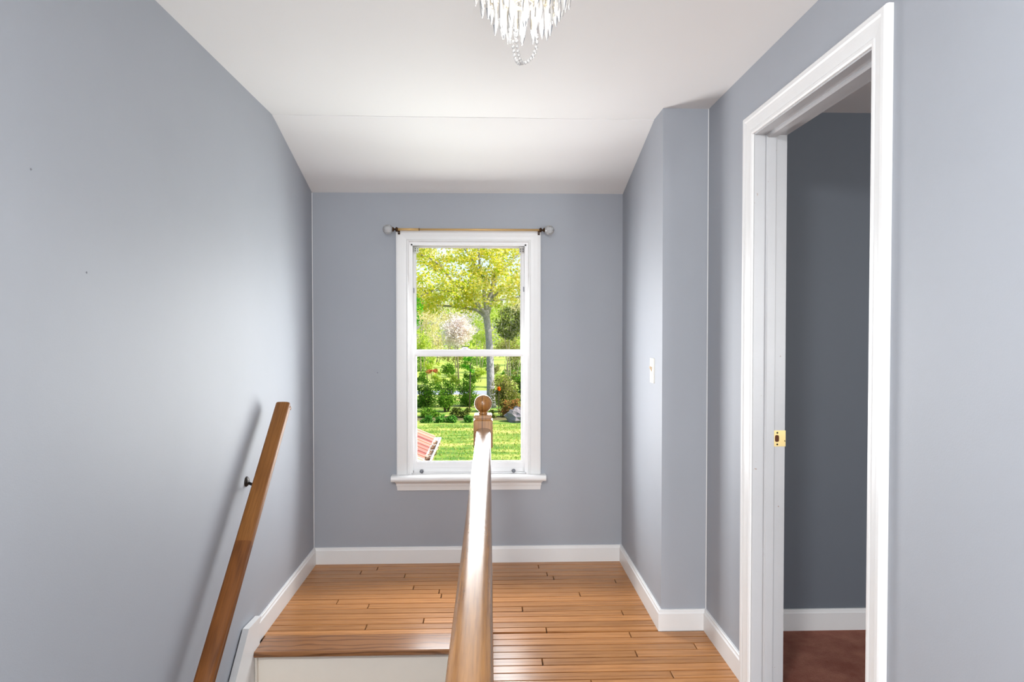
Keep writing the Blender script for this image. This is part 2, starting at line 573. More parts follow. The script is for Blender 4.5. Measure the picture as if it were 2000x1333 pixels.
# ------------------------------------------------------------------ floor of oak strips
fl = MB()
fl.box(WELL + .004, XR, YREAR, 2.80, -.2, -.019).box(XL, XR, 2.835, YB, -.2, -.019)
floor = struct(fl.build('floor', 'gap'), 'glossy honey oak strip floor of the landing', 'floor')
PW = 0.0569
fixed = {1: [0.272, -0.62], 2: [-0.700], 3: [-0.455, 0.31], 4: [0.34], 5: [0.66], 6: [-0.39], 7: [-0.255], 8: [0.45, -0.24], 10: [-0.58], 11: [0.155], 12: [0.62], 13: [-0.30],
         14: [-0.55], 15: [0.25], 16: [0.61], 18: [0.86], 20: [0.21], 22: [0.70]}
rng = random.Random(21)
row = 0
while True:
    y1 = 3.8555 - PW * row
    y0 = y1 - PW
    if y0 < -0.62:
        break
    xa = XL + .005 if y0 > 2.90 else WELL
    xb = XA if y1 > 3.0 else XR - .002
    if row in fixed:
        cuts = [c for c in fixed[row] if xa + .05 < c < xb - .05]
    elif row < 24:
        cuts = [] if rng.random() < .5 else [rng.uniform(xa + .2, xb - .2)]
    else:
        cuts = [rng.uniform(xa + .15, xb - .15)]
    xs = [xa] + sorted(cuts) + [xb]
    for a, b in zip(xs[:-1], xs[1:]):
        g = 0.0024
        y0c = max(y0, 2.9565) if (xa < -.5) else y0
        pl = MB().bbox(a + g, b - g, y0c + g, y1 - g, -.019, rng.uniform(-.0005, 0.0), .0013)
        pl.build('plank', 'floor', floor, ((a + b) / 2, (y0 + y1) / 2, 0))
    row += 1
# the last strip beside the stair nosing on the right of the well (rows that straddle the nosing line)

# ------------------------------------------------------------------ staircase going down towards the viewer
SLOPE = 0.921
RISE, RUN = 0.2026, 0.22
st = empty('staircase', (-0.52, 2.82, 0), 'steep stair going down with dark oak top nosing and cream risers', 'staircase')
ns = MB()
prof = [(0, 0), (0, -.020), (.006, -.024), (.015, -.024), (.150, -.020), (.154, -.018), (.154, 0.0), (.012, 0.0), (.004, -.002)]
prof = [(.154, 0.0), (.154, -.019), (.030, -.019), (.030, -.024), (.006, -.024), (.001, -.019), (0, -.012), (.001, -.005), (.006, 0.0)]
ns.prism(prof, (-.966, 2.801, 0.0008), (WELL - .002, 2.801, 0.0008), (0, 1, 0), (0, 0, 1))
ns.build('nosing', 'nosing', st, (-.52, 2.88, 0))
for k in range(12):
    yk = 2.832 - RUN * k
    zt = -RISE * k
    if zt - RISE < GROUND + .1:
        break
    MB().box(-.957, WELL - .002, yk, yk + .018, zt - RISE + .002, zt - .024 if k == 0 else zt - .026).build('riser', 'riser', st, (-.52, yk, zt - .1))
    zt2 = zt - RISE
    t = MB()
    p2 = [(RUN + .030, 0), (RUN + .030, -.026), (.006, -.026), (.001, -.02), (0, -.013), (.001, -.006), (.006, 0)]
    t.prism(p2, (-.957, yk - RUN - .031, zt2), (WELL - .002, yk - RUN - .031, zt2), (0, 1, 0), (0, 0, 1))
    t.build('tread', 'tread', st, (-.52, yk - .12, zt2))
MB().box(-.9645, -.957, 2.812, 2.832, -RISE, -.024).build('riser_return', 'riser', st, (-.96, 2.82, -.1))
struct(MB().box(XL, WELL, YREAR, 2.9, GROUND - .1, GROUND + .05).build('floor_lower', 'gap'))

# skirt board beside the stairs (trim) with its raised cap
sk = empty('trim_1', (-.975, 2.8, 0), 'white skirt board running down beside the stairs on the left wall', 'skirting', None, 'structure')
ytop, ztop = 2.735, .126
yend = -.1
zend = ztop - SLOPE * (ytop - yend)
poly = [(2.878, -.2), (2.878, .117), (ytop, ztop), (yend, zend), (yend, zend - .4), (2.6, -.55)]


def slab(mb, poly, xa, xb):
    n = len(poly)
    vs = [(xa, y, z) for y, z in poly] + [(xb, y, z) for y, z in poly]
    mb.add(vs, [tuple(range(n)), tuple(range(2 * n - 1, n - 1, -1))] + [(k, n + k, n + (k + 1) % n, (k + 1) % n) for k in range(n)])
    return mb


slab(MB(), poly, -.9855, -.966).build('board', 'trim', sk, (-.975, 2.8, 0))
cp = [(2.880, .120), (ytop, .129), (yend, zend + .003), (yend, zend - .021), (ytop + .006, .111), (2.880, .106)]
slab(MB(), cp, -.9855, -.9605).build('cap_molding', 'trim', sk, (-.975, 2.8, .1))
cp = [(2.880, .104), (ytop + .006, .109), (yend, zend - .024), (yend, zend - .034), (ytop + .010, .100), (2.880, .096)]
slab(MB(), cp, -.9855, -.9632).build('bead_molding', 'trim', sk, (-.975, 2.8, .1))

# ------------------------------------------------------------------ baseboards
BH, BT = 0.092, 0.0155
bprof = [(0, 0), (BT, 0), (BT, BH - .016), (BT - .004, BH - .010), (BT - .005, BH - .003), (BT - .008, BH), (0, BH)]


def base(name, a, b, u, m0, m1, label, h0=0.0):
    return struct(MB().prism(bprof, a, b, u, (0, 0, 1), m0, m1).build(name, 'trim'), label, 'baseboard')


base('baseboard_back', (XL, YB, 0), (XA, YB, 0), (0, -1, 0), 1, -1, 'white baseboard under the window')
base('baseboard_left', (XL, 2.88, 0), (XL, YB, 0), (1, 0, 0), 0, -1, 'white baseboard along the left wall behind the top step')
base('baseboard_alcove', (XA, YJ, 0), (XA, YB, 0), (-1, 0, 0), -1, -1, 'white baseboard below the light switch')
base('baseboard_jog', (XA, YJ, 0), (XR, YJ, 0), (0, -1, 0), -1, -1, 'short white baseboard across the end of the jutting wall')
base('baseboard_right', (XR, DY1 + .0735, 0), (XR, YJ, 0), (-1, 0, 0), 0, -1, 'white baseboard between the jutting wall and the doorway')
base('baseboard_near', (XR, YREAR, 0), (XR, DY0 - .0735, 0), (-1, 0, 0), 0, 0, 'white baseboard on the near side of the doorway')
base('baseboard_bedroom', (XRO, 2.935, .004), (3.7, 2.935, .004), (0, -1, 0), 0, 0, 'white baseboard in the room beyond the doorway')

for nm, px_, py_, zt_, lab in (('trim_3', XL, YB, 2.085, 'thin white caulk line in the corner left of the window'), ('trim_4', XR, YJ, 2.284, 'thin white caulk line in the corner beside the jutting wall')):
    sx_ = 1 if px_ < 0 else -1
    struct(MB().prism([(0, 0), (.0026, 0), (0, .0026)], (px_, py_, BH), (px_, py_, zt_), (sx_, 0, 0), (0, -1, 0)).build(nm, 'trim'), lab, 'trim')
for y_, z_ in ((1.715, 1.468), (1.515, 1.675), (1.40, 1.117)):
    MB().lathe([(.0028, 0), (.002, .0012)], (XL, y_, z_), (1, 0, 0), 8).build('nail_hole', 'steel', bpy.data.objects['wall_left'])
MB().lathe([(.0028, 0), (.002, .0012)], (-.63, YB, 1.078), (0, -1, 0), 8).build('nail_hole', 'steel', bpy.data.objects['wall_back'])

# ------------------------------------------------------------------ doorway
door = empty('door_1', (1.0, (DY0 + DY1) / 2, 0), 'white painted doorway frame without a door leaf on the right', 'doorway', None, 'structure')
CW = 0.072
cprof = [(0, 0), (0, .010), (.004, .014), (.012, .0145), (.016, .011), (.040, .0145), (.050, .017), (.054, .021), (.066, .021), (.070, .018), (CW, .012), (CW, 0)]
rv = .004
MB().prism(cprof, (XR, DY1 + rv, 0), (XR, DY1 + rv, DZ + rv), (0, 1, 0), (-1, 0, 0), 0, 1).build('casing', 'trim', door)
MB().prism(cprof, (XR, DY0 - rv, 0), (XR, DY0 - rv, DZ + rv), (0, -1, 0), (-1, 0, 0), 0, 1).build('casing', 'trim', door)
MB().prism(cprof, (XR, DY0 - rv, DZ + rv), (XR, DY1 + rv, DZ + rv), (0, 0, 1), (-1, 0, 0), -1, 1).build('casing', 'trim', door)
JX0, JX1 = XR - .004, XRO + .004
MB().box(JX0, JX1, DY1 - .001, DY1 + .018, 0, DZ + .015).build('jamb', 'worn', door)
MB().box(JX0, JX1, DY0 - .018, DY0 + .001, 0, DZ + .015).build('jamb', 'worn', door)
MB().box(JX0, JX1, DY0 + .001, DY1 - .001, DZ - .001, DZ + .018).build('head_jamb', 'worn', door)
SX0, SX1, STH = XR + .036, XR + .070, .011
sp_ = [(SX0, 0), (SX0, STH * .6), (SX0 + .006, STH), (SX1, STH), (SX1, 0)]
MB().prism([(p - SX0, q) for p, q in sp_], (SX0, DY1 - .001, 0), (SX0, DY1 - .001, DZ - .001), (1, 0, 0), (0, -1, 0)).build('door_stop', 'worn', door)
MB().prism([(p - SX0, q) for p, q in sp_], (SX0, DY0 + .001, 0), (SX0, DY0 + .001, DZ - .001), (1, 0, 0), (0, 1, 0)).build('door_stop', 'worn', door)
MB().prism([(p - SX0, q) for p, q in sp_], (SX0, DY0 + .012, DZ - .001), (SX0, DY1 - .012, DZ - .001), (1, 0, 0), (0, 0, -1)).build('door_stop', 'worn', door)
# strike plate on the far jamb
SPZ = 0.931
sx0, sx1, sy = XR + .0725, JX1 + .002, DY1 - .001
spo = MB()
spo.box(sx0, sx1, sy - .002, sy, SPZ - .029, SPZ + .029)
plate = tag(spo.build('strike_plate', 'strike', door, ((sx0 + sx1) / 2, sy, SPZ)), 'brass strike plate with a latch hole')
hp = []
for k in range(16):
    a = 2 * math.pi * k / 16
    hp.append((.0075 * math.copysign(abs(math.cos(a)) ** .6, math.cos(a)), .0125 * math.copysign(abs(math.sin(a)) ** .6, math.sin(a))))
hx = sx0 + .012
MB().prism(hp, (hx, sy - .0005, SPZ), (hx, sy - .0026, SPZ), (1, 0, 0), (0, 0, 1)).build('latch_hole', 'hole', plate)
for dz in (-.0215, .0205):
    MB().lathe([(.0032, 0), (.0032, .0027)], (hx + .001, sy - .0003, SPZ + dz), (0, -1, 0), 12).build('screw', 'dark', plate)
MB().lathe([(.0018, 0), (.0018, .0027)], (sx1 - .003, sy - .0003, SPZ - .009), (0, -1, 0), 10).build('nail_hole', 'dark', plate)

# ------------------------------------------------------------------ window
win = empty('window_1', (-.117, YB, .5), 'white double-hung window looking out on a spring garden', 'window', None, 'structure')
wprof = [(0, 0), (0, .012), (.006, .016), (.010, .0165), (.014, .012), (.030, .014), (.052, .018), (.064, .021), (.070, .019), (CW, .013), (CW, 0)]
MB().prism(wprof, (WX0, YB, .503), (WX0, YB, WZ1), (-1, 0, 0), (0, -1, 0), 0, 1).build('casing', 'trim', win)
MB().prism(wprof, (WX1, YB, .503), (WX1, YB, WZ1), (1, 0, 0), (0, -1, 0), 0, 1).build('casing', 'trim', win)
MB().prism(wprof, (WX0, YB, WZ1), (WX1, YB, WZ1), (0, 0, 1), (0, -1, 0), -1, 1).build('casing', 'trim', win)
# jambs with stop beads
JT = .010
MB().box(WX0, WX0 + JT, YB - .004, 4.0, WZ0, WZ1).build('jamb', 'sash', win)
MB().box(WX1 - JT, WX1, YB - .004, 4.0, WZ0, WZ1).build('jamb', 'sash', win)
MB().box(WX0 + JT, WX1 - JT, YB - .004, 4.0, WZ1 - JT, WZ1).build('head_jamb', 'sash', win)
MB().box(WX0 + JT, WX1 - JT, 3.874, 4.03, WZ0 - .01, WZ0 + .018).build('sill', 'sash', win)
for s, xj in ((1, WX0 + JT), (-1, WX1 - JT)):
    MB().box(min(xj, xj + s * .009), max(xj, xj + s * .009), YB + .002, YB + .012, .51, WZ1 - JT).build('stop_bead', 'sash', win)
    MB().box(min(xj, xj + s * .008), max(xj, xj + s * .008), 3.908, 3.914, .51, WZ1 - JT).build('parting_bead', 'sash', win)
MB().box(WX0 + JT, WX1 - JT, YB + .002, YB + .012, WZ1 - JT - .008, WZ1 - JT).build('stop_bead', 'sash', win)


def sash(name, x0, x1, z0, z1, y0, y1, gx0, gx1, gz0, gz1):
    e = empty(name, ((x0 + x1) / 2, y0, z0))
    e.parent = win
    e.matrix_parent_inverse = Matrix.Translation(win.location).inverted()
    L = .010     # glazing bevel

    def stile(xa, xb, za, zb, nm):
        MB().box(xa, xb, y0, y1, za, zb).build(nm, 'sash', e)
    stile(x0, gx0 - L, z0, z1, 'stile'); stile(gx1 + L, x1, z0, z1, 'stile')
    stile(gx0 - L, gx1 + L, gz1 + L, z1, 'top_rail'); stile(gx0 - L, gx1 + L, z0, gz0 - L, 'bottom_rail')
    bp = [(0, 0), (L, -.006), (L, -.016), (0, -.016)]     # u towards glass, v = -Y towards the room
    ym = y0
    b = MB()
    b.prism(bp, (gx0 - L, ym, gz0 - L), (gx0 - L, ym, gz1 + L), (1, 0, 0), (0, -1, 0), 1, -1)
    b.prism(bp, (gx1 + L, ym, gz0 - L), (gx1 + L, ym, gz1 + L), (-1, 0, 0), (0, -1, 0), 1, -1)
    b.prism(bp, (gx0 - L, ym, gz0 - L), (gx1 + L, ym, gz0 - L), (0, 0, 1), (0, -1, 0), 1, -1)
    b.prism(bp, (gx0 - L, ym, gz1 + L), (gx1 + L, ym, gz1 + L), (0, 0, -1), (0, -1, 0), 1, -1)
    b.build('glazing_bead', 'sash', e)
    MB().box(gx0 - .004, gx1 + .004, y0 + .012, y0 + .015, gz0 - .004, gz1 + .004).build('pane', 'glass', e)
    return e


up = sash('upper_sash', WX0 + JT + .001, WX1 - JT - .001, 1.176, WZ1 - JT - .001, 3.916, 3.942, -.4175, .177, 1.207, 1.787)
lo = sash('lower_sash', WX0 + JT + .001, WX1 - JT - .001, .511, 1.2055, 3.876, 3.905, -.4125, .1805, .572, 1.168)
MB().box(-.4325, .2005, 3.8725, 3.876, .528, .5345).build('lift_ledge', 'sash', lo)
# sash lock on the meeting rail
lk = MB()
lk.box(-.165, -.113, 3.879, 3.902, 1.2055, 1.212)
lk.lathe([(.016, 0), (.016, .006), (.010, .009)], (-.139, 3.890, 1.212), (0, 0, 1), 16)
lk.build('sash_lock', 'sash', win)
MB().box(-.158, -.118, 3.889, 3.900, 1.2195, 1.2250).build('lock_lever', 'black', win)
# tilt latches / stops
for xx, zz, nm in ((-.434, 1.545, 'vent_stop'), (.199, 1.553, 'vent_stop')):
    MB().box(xx - .006, xx + .006, 3.910, 3.916, zz - .015, zz + .013).build(nm, 'steel', win)
for xx in (-.385, .137):
    MB().lathe([(.011, 0), (.011, .004), (.007, .007)], (xx, 3.8725, .516), (0, -1, 0), 14).build('bumper', 'steel', win)
for xx in (-.436, .205):
    MB().box(xx - .006, xx + .006, 3.868, 3.876, .509, .521).build('latch', 'dark', win)
# clear blind brackets in the upper corners
for s, xx in ((1, WX0 + JT + .010), (-1, WX1 - JT - .010)):
    br = MB()
    xa, xb = sorted((xx, xx + s * .030))
    br.box(xa, xb, 3.872, 3.908, 1.790, 1.7925)
    br.box(xa, xb, 3.902, 3.905, 1.757, 1.790)
    br.box(xa, xa + .003, 3.872, 3.902, 1.760, 1.790).box(xb - .003, xb, 3.872, 3.902, 1.760, 1.790)
    bo = br.build('blind_bracket', 'bead', win)
    for q in (.008, .021):
        for zz in (1.765, 1.777):
            MB().box(xa + q, xa + q + .005, 3.899, 3.902, zz, zz + .006).build('bracket_slot', 'dark', bo)
# stool and apron
stl = [(0, 0), (.070, 0), (.078, .006), (.080, .016), (.077, .026), (.070, .032), (0, .032)]
s_ = MB()
s_.prism(stl, (-.549, 3.874, .4705), (.317, 3.874, .4705), (0, -1, 0), (0, 0, 1))
s_.build('stool', 'trim', win)
ap = [(0, 0), (.008, 0), (.010, .020), (.013, .030), (.014, .040), (.020, .047), (.021, .0575), (0, .0575)]
a_ = MB()
n = len(ap)
vs = []
for e_, sgn in ((-.522, -1), (.290, 1)):
    for u, vv in ap:
        vs.append((e_ + sgn * (u - .010), YB - u, .413 + vv))
a_.add(vs, [tuple(range(n)), tuple(range(2 * n - 1, n - 1, -1))] + [(k, n + k, n + (k + 1) % n, (k + 1) % n) for k in range(n)])
a_.build('apron', 'trim', win)

# ------------------------------------------------------------------ curtain rod
rod = empty('curtain_rod', (-.115, 3.79, 1.872), 'thin gold curtain rod with clear faceted ball ends above the window', 'curtain rod')
RY, RZ = 3.79, 1.8735
MB().tube([(-.508, RY, RZ), (-.386, RY, RZ)], .0072, 14).build('rod_sleeve', 'rod', rod)
MB().tube([(-.388, RY, RZ), (.281, RY, RZ)], .0060, 14).build('rod_pole', 'rod', rod)
MB().lathe([(.0078, 0), (.0078, .003)], (-.3885, RY, RZ), (1, 0, 0), 14).build('sleeve_ring', 'bronze', rod)
for s, xe in ((-1, -.508), (1, .281)):
    cl = MB()
    cl.lathe([(.008, -.004), (.012, 0), (.0135, .003), (.012, .007), (.006, .010), (.005, .015), (.009, .018), (.0125, .021), (.013, .024), (.010, .028)], (xe, RY, RZ), (s, 0, 0), 20)
    fo = cl.build('finial', 'bronze', rod)
    R_ = .0285
    pr = [(.009, .024)] + [(R_ * math.sin(a), .024 + R_ * .93 - R_ * math.cos(a)) for a in [math.radians(d) for d in (35, 60, 85, 110, 135, 158)]] + [(.002, .024 + R_ * 1.93)]
    MB().lathe(pr, (xe, RY, RZ), (s, 0, 0), 10, False).build('glass_ball', 'finial', fo)
    bx_ = xe - s * .004
    bk = MB()
    bk.box(bx_ - .006, bx_ + .006, YB - .0215, YB - .019, 1.852, 1.880)
    bk.tube([(bx_, YB - .019, 1.862), (bx_, RY + .01, 1.862), (bx_, RY, 1.8665)], .004, 8)
    bko = bk.build('bracket', 'bronze', rod)
    MB().lathe([(.0035, 0), (.002, .002)], (bx_, YB - .0215, 1.856), (0, -1, 0), 10).build('screw', 'dark', bko)

# ------------------------------------------------------------------ light switch
sw = empty('light_switch', (XA, 3.129, 1.134), 'white toggle light switch on the jutting wall', 'switch')
pp = [(-.035, 0), (-.035, .003), (-.031, .006), (.031, .006), (.035, .003), (.035, 0)]
MB().prism(pp, (XA, 3.129, 1.077), (XA, 3.129, 1.191), (0, 1, 0), (-1, 0, 0)).build('plate', 'plastic', sw)
tgm = MB()
tgm.add([(XA - .006, 3.124, 1.128), (XA - .006, 3.134, 1.128), (XA - .006, 3.134, 1.150), (XA - .006, 3.124, 1.150),
         (XA - .017, 3.126, 1.148), (XA - .017, 3.132, 1.148), (XA - .016, 3.132, 1.155), (XA - .016, 3.126, 1.155)],
        [(0, 1, 2, 3), (7, 6, 5, 4), (0, 4, 5, 1), (1, 5, 6, 2), (2, 6, 7, 3), (3, 7, 4, 0)])
tag(tgm.build('toggle', 'toggle', sw), 'beige toggle flipped up')
for zz in (1.104, 1.164):
    MB().lathe([(.0032, 0), (.002, .0015)], (XA - .006, 3.129, zz), (-1, 0, 0), 10).build('screw', 'plastic', sw)

# ------------------------------------------------------------------ wall handrail on the left
hr = empty('wall_handrail', (-.91, 3.03, 1.0), 'sloping oak handrail fixed to the left wall beside the stairs', 'handrail')
hp_ = [(-.030, -.012), (-.030, -.004), (-.027, 0), (-.020, .003), (0, .004), (.020, .003), (.027, 0), (.030, -.004), (.030, -.014), (.025, -.020), (.024, -.030), (.027, -.036), (.024, -.042), (-.024, -.042), (-.027, -.036), (-.024, -.030), (-.025, -.020)]
tdir = Vector((0, -1, -SLOPE)).normalized()
nrm = Vector((0, -SLOPE, 1)).normalized()
h0 = Vector((-.91, 3.032, 1.003))


def on_rail(y):
    return h0 + tdir * ((3.032 - y) / -tdir.y)


ysplit = 2.535


def rail_piece(name, mat, p, q):
    """length of rail whose own y axis runs down the slope, so the grain follows it"""
    L_ = (q - p).length
    o = MB().prism(hp_, (0, 0, 0), (0, -L_, 0), (1, 0, 0), (0, 0, 1)).build(name, mat, hr)
    o.location = p
    o.rotation_euler = (math.atan(SLOPE), 0, 0)
    return smooth_angle(o, 35)


rail_piece('upper_rail', 'hand_a', h0, on_rail(ysplit))
rail_piece('lower_rail', 'hand_b', on_rail(ysplit), on_rail(0.30))
# mitred return block at the upper end, under the rail
eb = MB()
e0 = h0 - nrm * .030 + tdir * .004
eb.prism([(-.020, 0), (.026, 0), (.026, -.018), (-.020, -.018)], e0, e0 - tdir * .012 - nrm * .004, (1, 0, 0), nrm)
eb.build('end_block', 'hand_a', hr)
for yb in (2.800, 1.35):
    c = on_rail(yb)
    wz = c.z - .088
    b = MB()
    b.tube([(XL + .004, yb, wz + .0), (XL + .035, yb, wz - .012), (-.935, yb, wz - .010), (-.914, yb, wz + .004), (-.910, yb, c.z - .048)], [.006, .006, .006, .006, .006], 10)
    b.prism([(-.016, 0), (.016, 0), (.016, -.003), (-.016, -.003)], c + tdir * .03 - nrm * .0415, c - tdir * .03 - nrm * .0415, (1, 0, 0), nrm)
    bo = b.build('bracket', 'dark', hr)
    MB().lathe([(.021, 0), (.021, .003), (.016, .008), (.009, .011)], (XL, yb, wz + .004), (1, 0, 0), 20).build('rosette', 'dark', bo)

# ------------------------------------------------------------------ guard rail in the middle
gr = empty('stair_guard_rail', (-.0275, 2.95, 0), 'oak guard rail with ball-topped newel post beside the stair well', 'railing')
RXC = -.0275
gp = [(-.028, -.052), (-.029, -.040), (-.025, -.032), (-.025, -.026), (-.032, -.020), (-.033, -.012), (-.031, -.005), (-.026, -.001), (-.014, .002), (0, .003), (.014, .002), (.026, -.001), (.031, -.005), (.033, -.012), (.032, -.020), (.025, -.026), (.025, -.032), (.029, -.040), (.028, -.052)]
NY = 2.955
g_ = MB().prism([(u * .92 + .002, vv) for u, vv in gp], (RXC, NY - .036, .900), (RXC, -1.2, .900), (1, 0, 0), (0, 0, 1)).build('hand_rail', 'rail', gr, (RXC, 1.0, .9))
smooth_angle(g_, 38)


def newel(cy, name='newel_post'):
    h = .0410
    nb = MB()

    def sq(hw, z):
        return [(RXC - hw, cy - hw, z), (RXC + hw, cy - hw, z), (RXC + hw, cy + hw, z), (RXC - hw, cy + hw, z)]

    def stack(levels):
        vs = []
        for hw, z in levels:
            vs += sq(hw, z)
        nl = len(levels)
        fs = [(3, 2, 1, 0), tuple(range(4 * nl - 4, 4 * nl))]
        for i in range(nl - 1):
            for k in range(4):
                j = (k + 1) % 4
                fs.append((i * 4 + k, i * 4 + j, (i + 1) * 4 + j, (i + 1) * 4 + k))
        nb.add(vs, fs)
    stack([(h - .012, .805), (h, .822), (h, .932), (h - .004, .937), (h - .0065, .938), (h - .0065, .941), (h - .003, .943), (h - .003, .955), (h - .006, .958)])
    nb.lathe([(.030, .805), (.034, .795), (.026, .785), (.022, .770), (.030, .70), (.036, .60), (.034, .50), (.028, .40), (.024, .33), (.034, .315), (.036, .30), (.030, .285)], (RXC, cy, 0), n=28)
    stack([(h, .0), (h, .265), (h - .010, .288)])
    p = nb.build(name, 'newel', gr, (RXC, cy, 0))
    ba = MB()
    R_ = .0385
    zc_ = 1.0035
    pr = [(.019, .957), (.0185, .962), (.0165, .9665)]
    pr += [(R_ * math.sin(math.radians(d)), zc_ - R_ * math.cos(math.radians(d))) for d in range(30, 180, 10)] + [(.002, zc_ + R_)]
    ba.lathe(pr, (RXC, cy, 0), n=36)
    ba.build('ball_finial', 'newel', p, (RXC, cy, .99))


newel(NY)
newel(-1.24)
bal = MB().box(-.014, .014, -.014, .014, 0, .8485).mesh('baluster')
bal.materials.append(M['trim'])
yb = NY - .15
while yb > -1.15:
    o = bpy.data.objects.new('baluster', bal)
    COL.objects.link(o)
    o.location = (RXC, yb, 0)
    o.parent = gr
    o.matrix_parent_inverse = Matrix.Translation(gr.location).inverted()
    yb -= .115

struct(MB().box(WELL - .012, WELL + .004, YREAR, 2.80, -.2, -.001).build('trim_2', 'trim'), 'white fascia board along the edge of the stair well', 'trim')

# ------------------------------------------------------------------ chandelier
CX, CY = .085, 1.70
ch = empty('chandelier', (CX, CY, 2.29), 'small crystal chandelier with tiers of white glass drops under the ceiling', 'chandelier')
MB().lathe([(.060, 0), (.058, -.012), (.040, -.020), (.010, -.024)], (CX, CY, zc(CX)), n=28).build('canopy', 'pale', ch)
MB().tube([(CX, CY, zc(CX) - .02), (CX, CY, 2.075)], .004, 10).build('stem', 'pale', ch)


def ring(r, z):
    pts = [(CX + r * math.cos(a), CY + r * math.sin(a), z) for a in [2 * math.pi * k / 32 for k in range(33)]]
    return MB().tube(pts, .0022, 6)


dm = MB()
dm.lathe([(.0008, 0), (.0035, -.006), (.0054, -.030), (.0070, -.056), (.0066, -.066), (.0036, -.080), (.0006, -.090)], (0, 0, 0), n=8, smooth=False)
dmesh = dm.mesh('crystal_drop')
dmesh.materials.append(M['crystal'])
tiers = [(.119, 24, 2.136), (.104, 20, 2.108), (.086, 15, 2.088), (.066, 12, 2.056), (.046, 8, 2.050), (.022, 4, 2.042)]
rng = random.Random(5)
for r, n, zt in tiers:
    ro = ring(r, zt + .0915).build('ring', 'pale', ch)
    for k in range(n):
        a = 2 * math.pi * (k + rng.uniform(-.12, .12)) / n
        o = bpy.data.objects.new('crystal_drop', dmesh)
        COL.objects.link(o)
        o.location = (CX + r * math.cos(a), CY + r * math.sin(a), zt + .0905 + rng.uniform(-.004, .004))
        o.rotation_euler = (rng.uniform(-.05, .05), rng.uniform(-.05, .05), rng.random() * 3)
        o.parent = ch
        o.matrix_parent_inverse = Matrix.Translation(ch.location).inverted()
for k in range(6):
    a = 2 * math.pi * k / 6
    MB().tube([(CX, CY, 2.20), (CX + .124 * math.cos(a), CY + .124 * math.sin(a), 2.2275)], .002, 6).build('arm', 'pale', ch)
bm_ = MB()
bm_.lathe([(.0005, -.005), (.003, -.0038), (.0045, 0), (.003, .0038), (.0005, .005)], (0, 0, 0), n=8, smooth=False)
bmesh_ = bm_.mesh('crystal_bead')
bmesh_.materials.append(M['bead'])
for k in range(3):
    a = 2 * math.pi * k / 3 + .08
    for i in range(9):
        t = i / 8
        r = .036 * math.cos(t * math.pi / 2) + .002
        o = bpy.data.objects.new('crystal_bead', bmesh_)
        COL.objects.link(o)
        o.location = (CX - .004 + r * math.cos(a), CY + r * math.sin(a), 2.052 - .064 * math.sin(t * math.pi / 2))
        o.parent = ch
        o.matrix_parent_inverse = Matrix.Translation(ch.location).inverted()
for k in range(3):
    a = 2 * math.pi * k / 3 + .5
    bu = MB()
    p = (CX + .045 * math.cos(a), CY + .045 * math.sin(a), 2.165)
    bu.lathe([(.006, 0), (.010, .012), (.012, .022), (.008, .036), (.002, .046)], p, n=14)
    bu.build('bulb', 'bulb', ch)
    MB().lathe([(.007, -.03), (.007, 0)], p, n=12).build('socket', 'pale', ch)
pl_ = bpy.data.lights.new('chandelier_light', 'POINT')
pl_.energy = 0.9
pl_.shadow_soft_size = .05
pl_.color = (1.0, .97, .93)
plo = bpy.data.objects.new('chandelier_light', pl_)
COL.objects.link(plo)
plo.location = (CX, CY, 2.10)

# ------------------------------------------------------------------ the garden outside
def P(x, y, Y):
    """world point at distance Y seen at photograph position (x, y): used only to lay the garden out"""
    cy_, sy_ = math.cos(YAW), math.sin(YAW)
    cp_, sp_ = math.cos(PITCH), math.sin(PITCH)
    a, b = (x - 1000) / F_PX, (y - 666.5) / F_PX
    fw = Vector((sy_ * cp_, cy_ * cp_, -sp_)); rt = Vector((cy_, -sy_, 0)); dn = fw.cross(rt)
    v = fw + rt * a + dn * b
    return EYE + v * (Y / v.y)


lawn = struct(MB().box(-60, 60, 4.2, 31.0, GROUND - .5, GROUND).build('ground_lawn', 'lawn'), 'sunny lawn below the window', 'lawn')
struct(MB().box(-60, 60, 31.0, 32.6, GROUND - .5, GROUND).build('ground_bed', 'soil'), 'shaded soil under the shrubs', 'ground')
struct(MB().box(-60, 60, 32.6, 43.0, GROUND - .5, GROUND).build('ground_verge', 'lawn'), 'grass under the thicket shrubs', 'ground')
struct(MB().box(-80, 80, 43.0, 45.5, GROUND - .5, GROUND + .02).build('road', 'road'), 'pale grey road beyond the shrubs', 'road')
struct(MB().box(-150, 150, 45.5, 160, GROUND - .5, GROUND).build('ground_field', 'field'), 'bright grass beyond the road', 'ground')

rng = random.Random(3)
gm = MB()
for k in range(7000):
    x, y = rng.uniform(-4.5, 3.5), rng.uniform(19.5, 29.6)
    if abs(x + 2.8) < .9 and abs(y - 24) < .75:
        continue
    h = rng.uniform(.03, .09)
    a = rng.random() * 6.28
    dx, dy = math.cos(a) * .02, math.sin(a) * .02
    gm.add([(x - dx, y - dy, GROUND), (x + dx, y + dy, GROUND), (x + rng.uniform(-.04, .04), y + rng.uniform(-.04, .04), GROUND + h)], [(0, 1, 2)])
M['blade'] = leaf_mat('grass_blade', [srgb(104, 146, 48), srgb(150, 178, 70), srgb(186, 190, 96), srgb(208, 200, 120)], .4)
tag(gm.build('grass', 'blade'), 'short sunny grass growing on the lawn', 'grass', None, 'stuff')

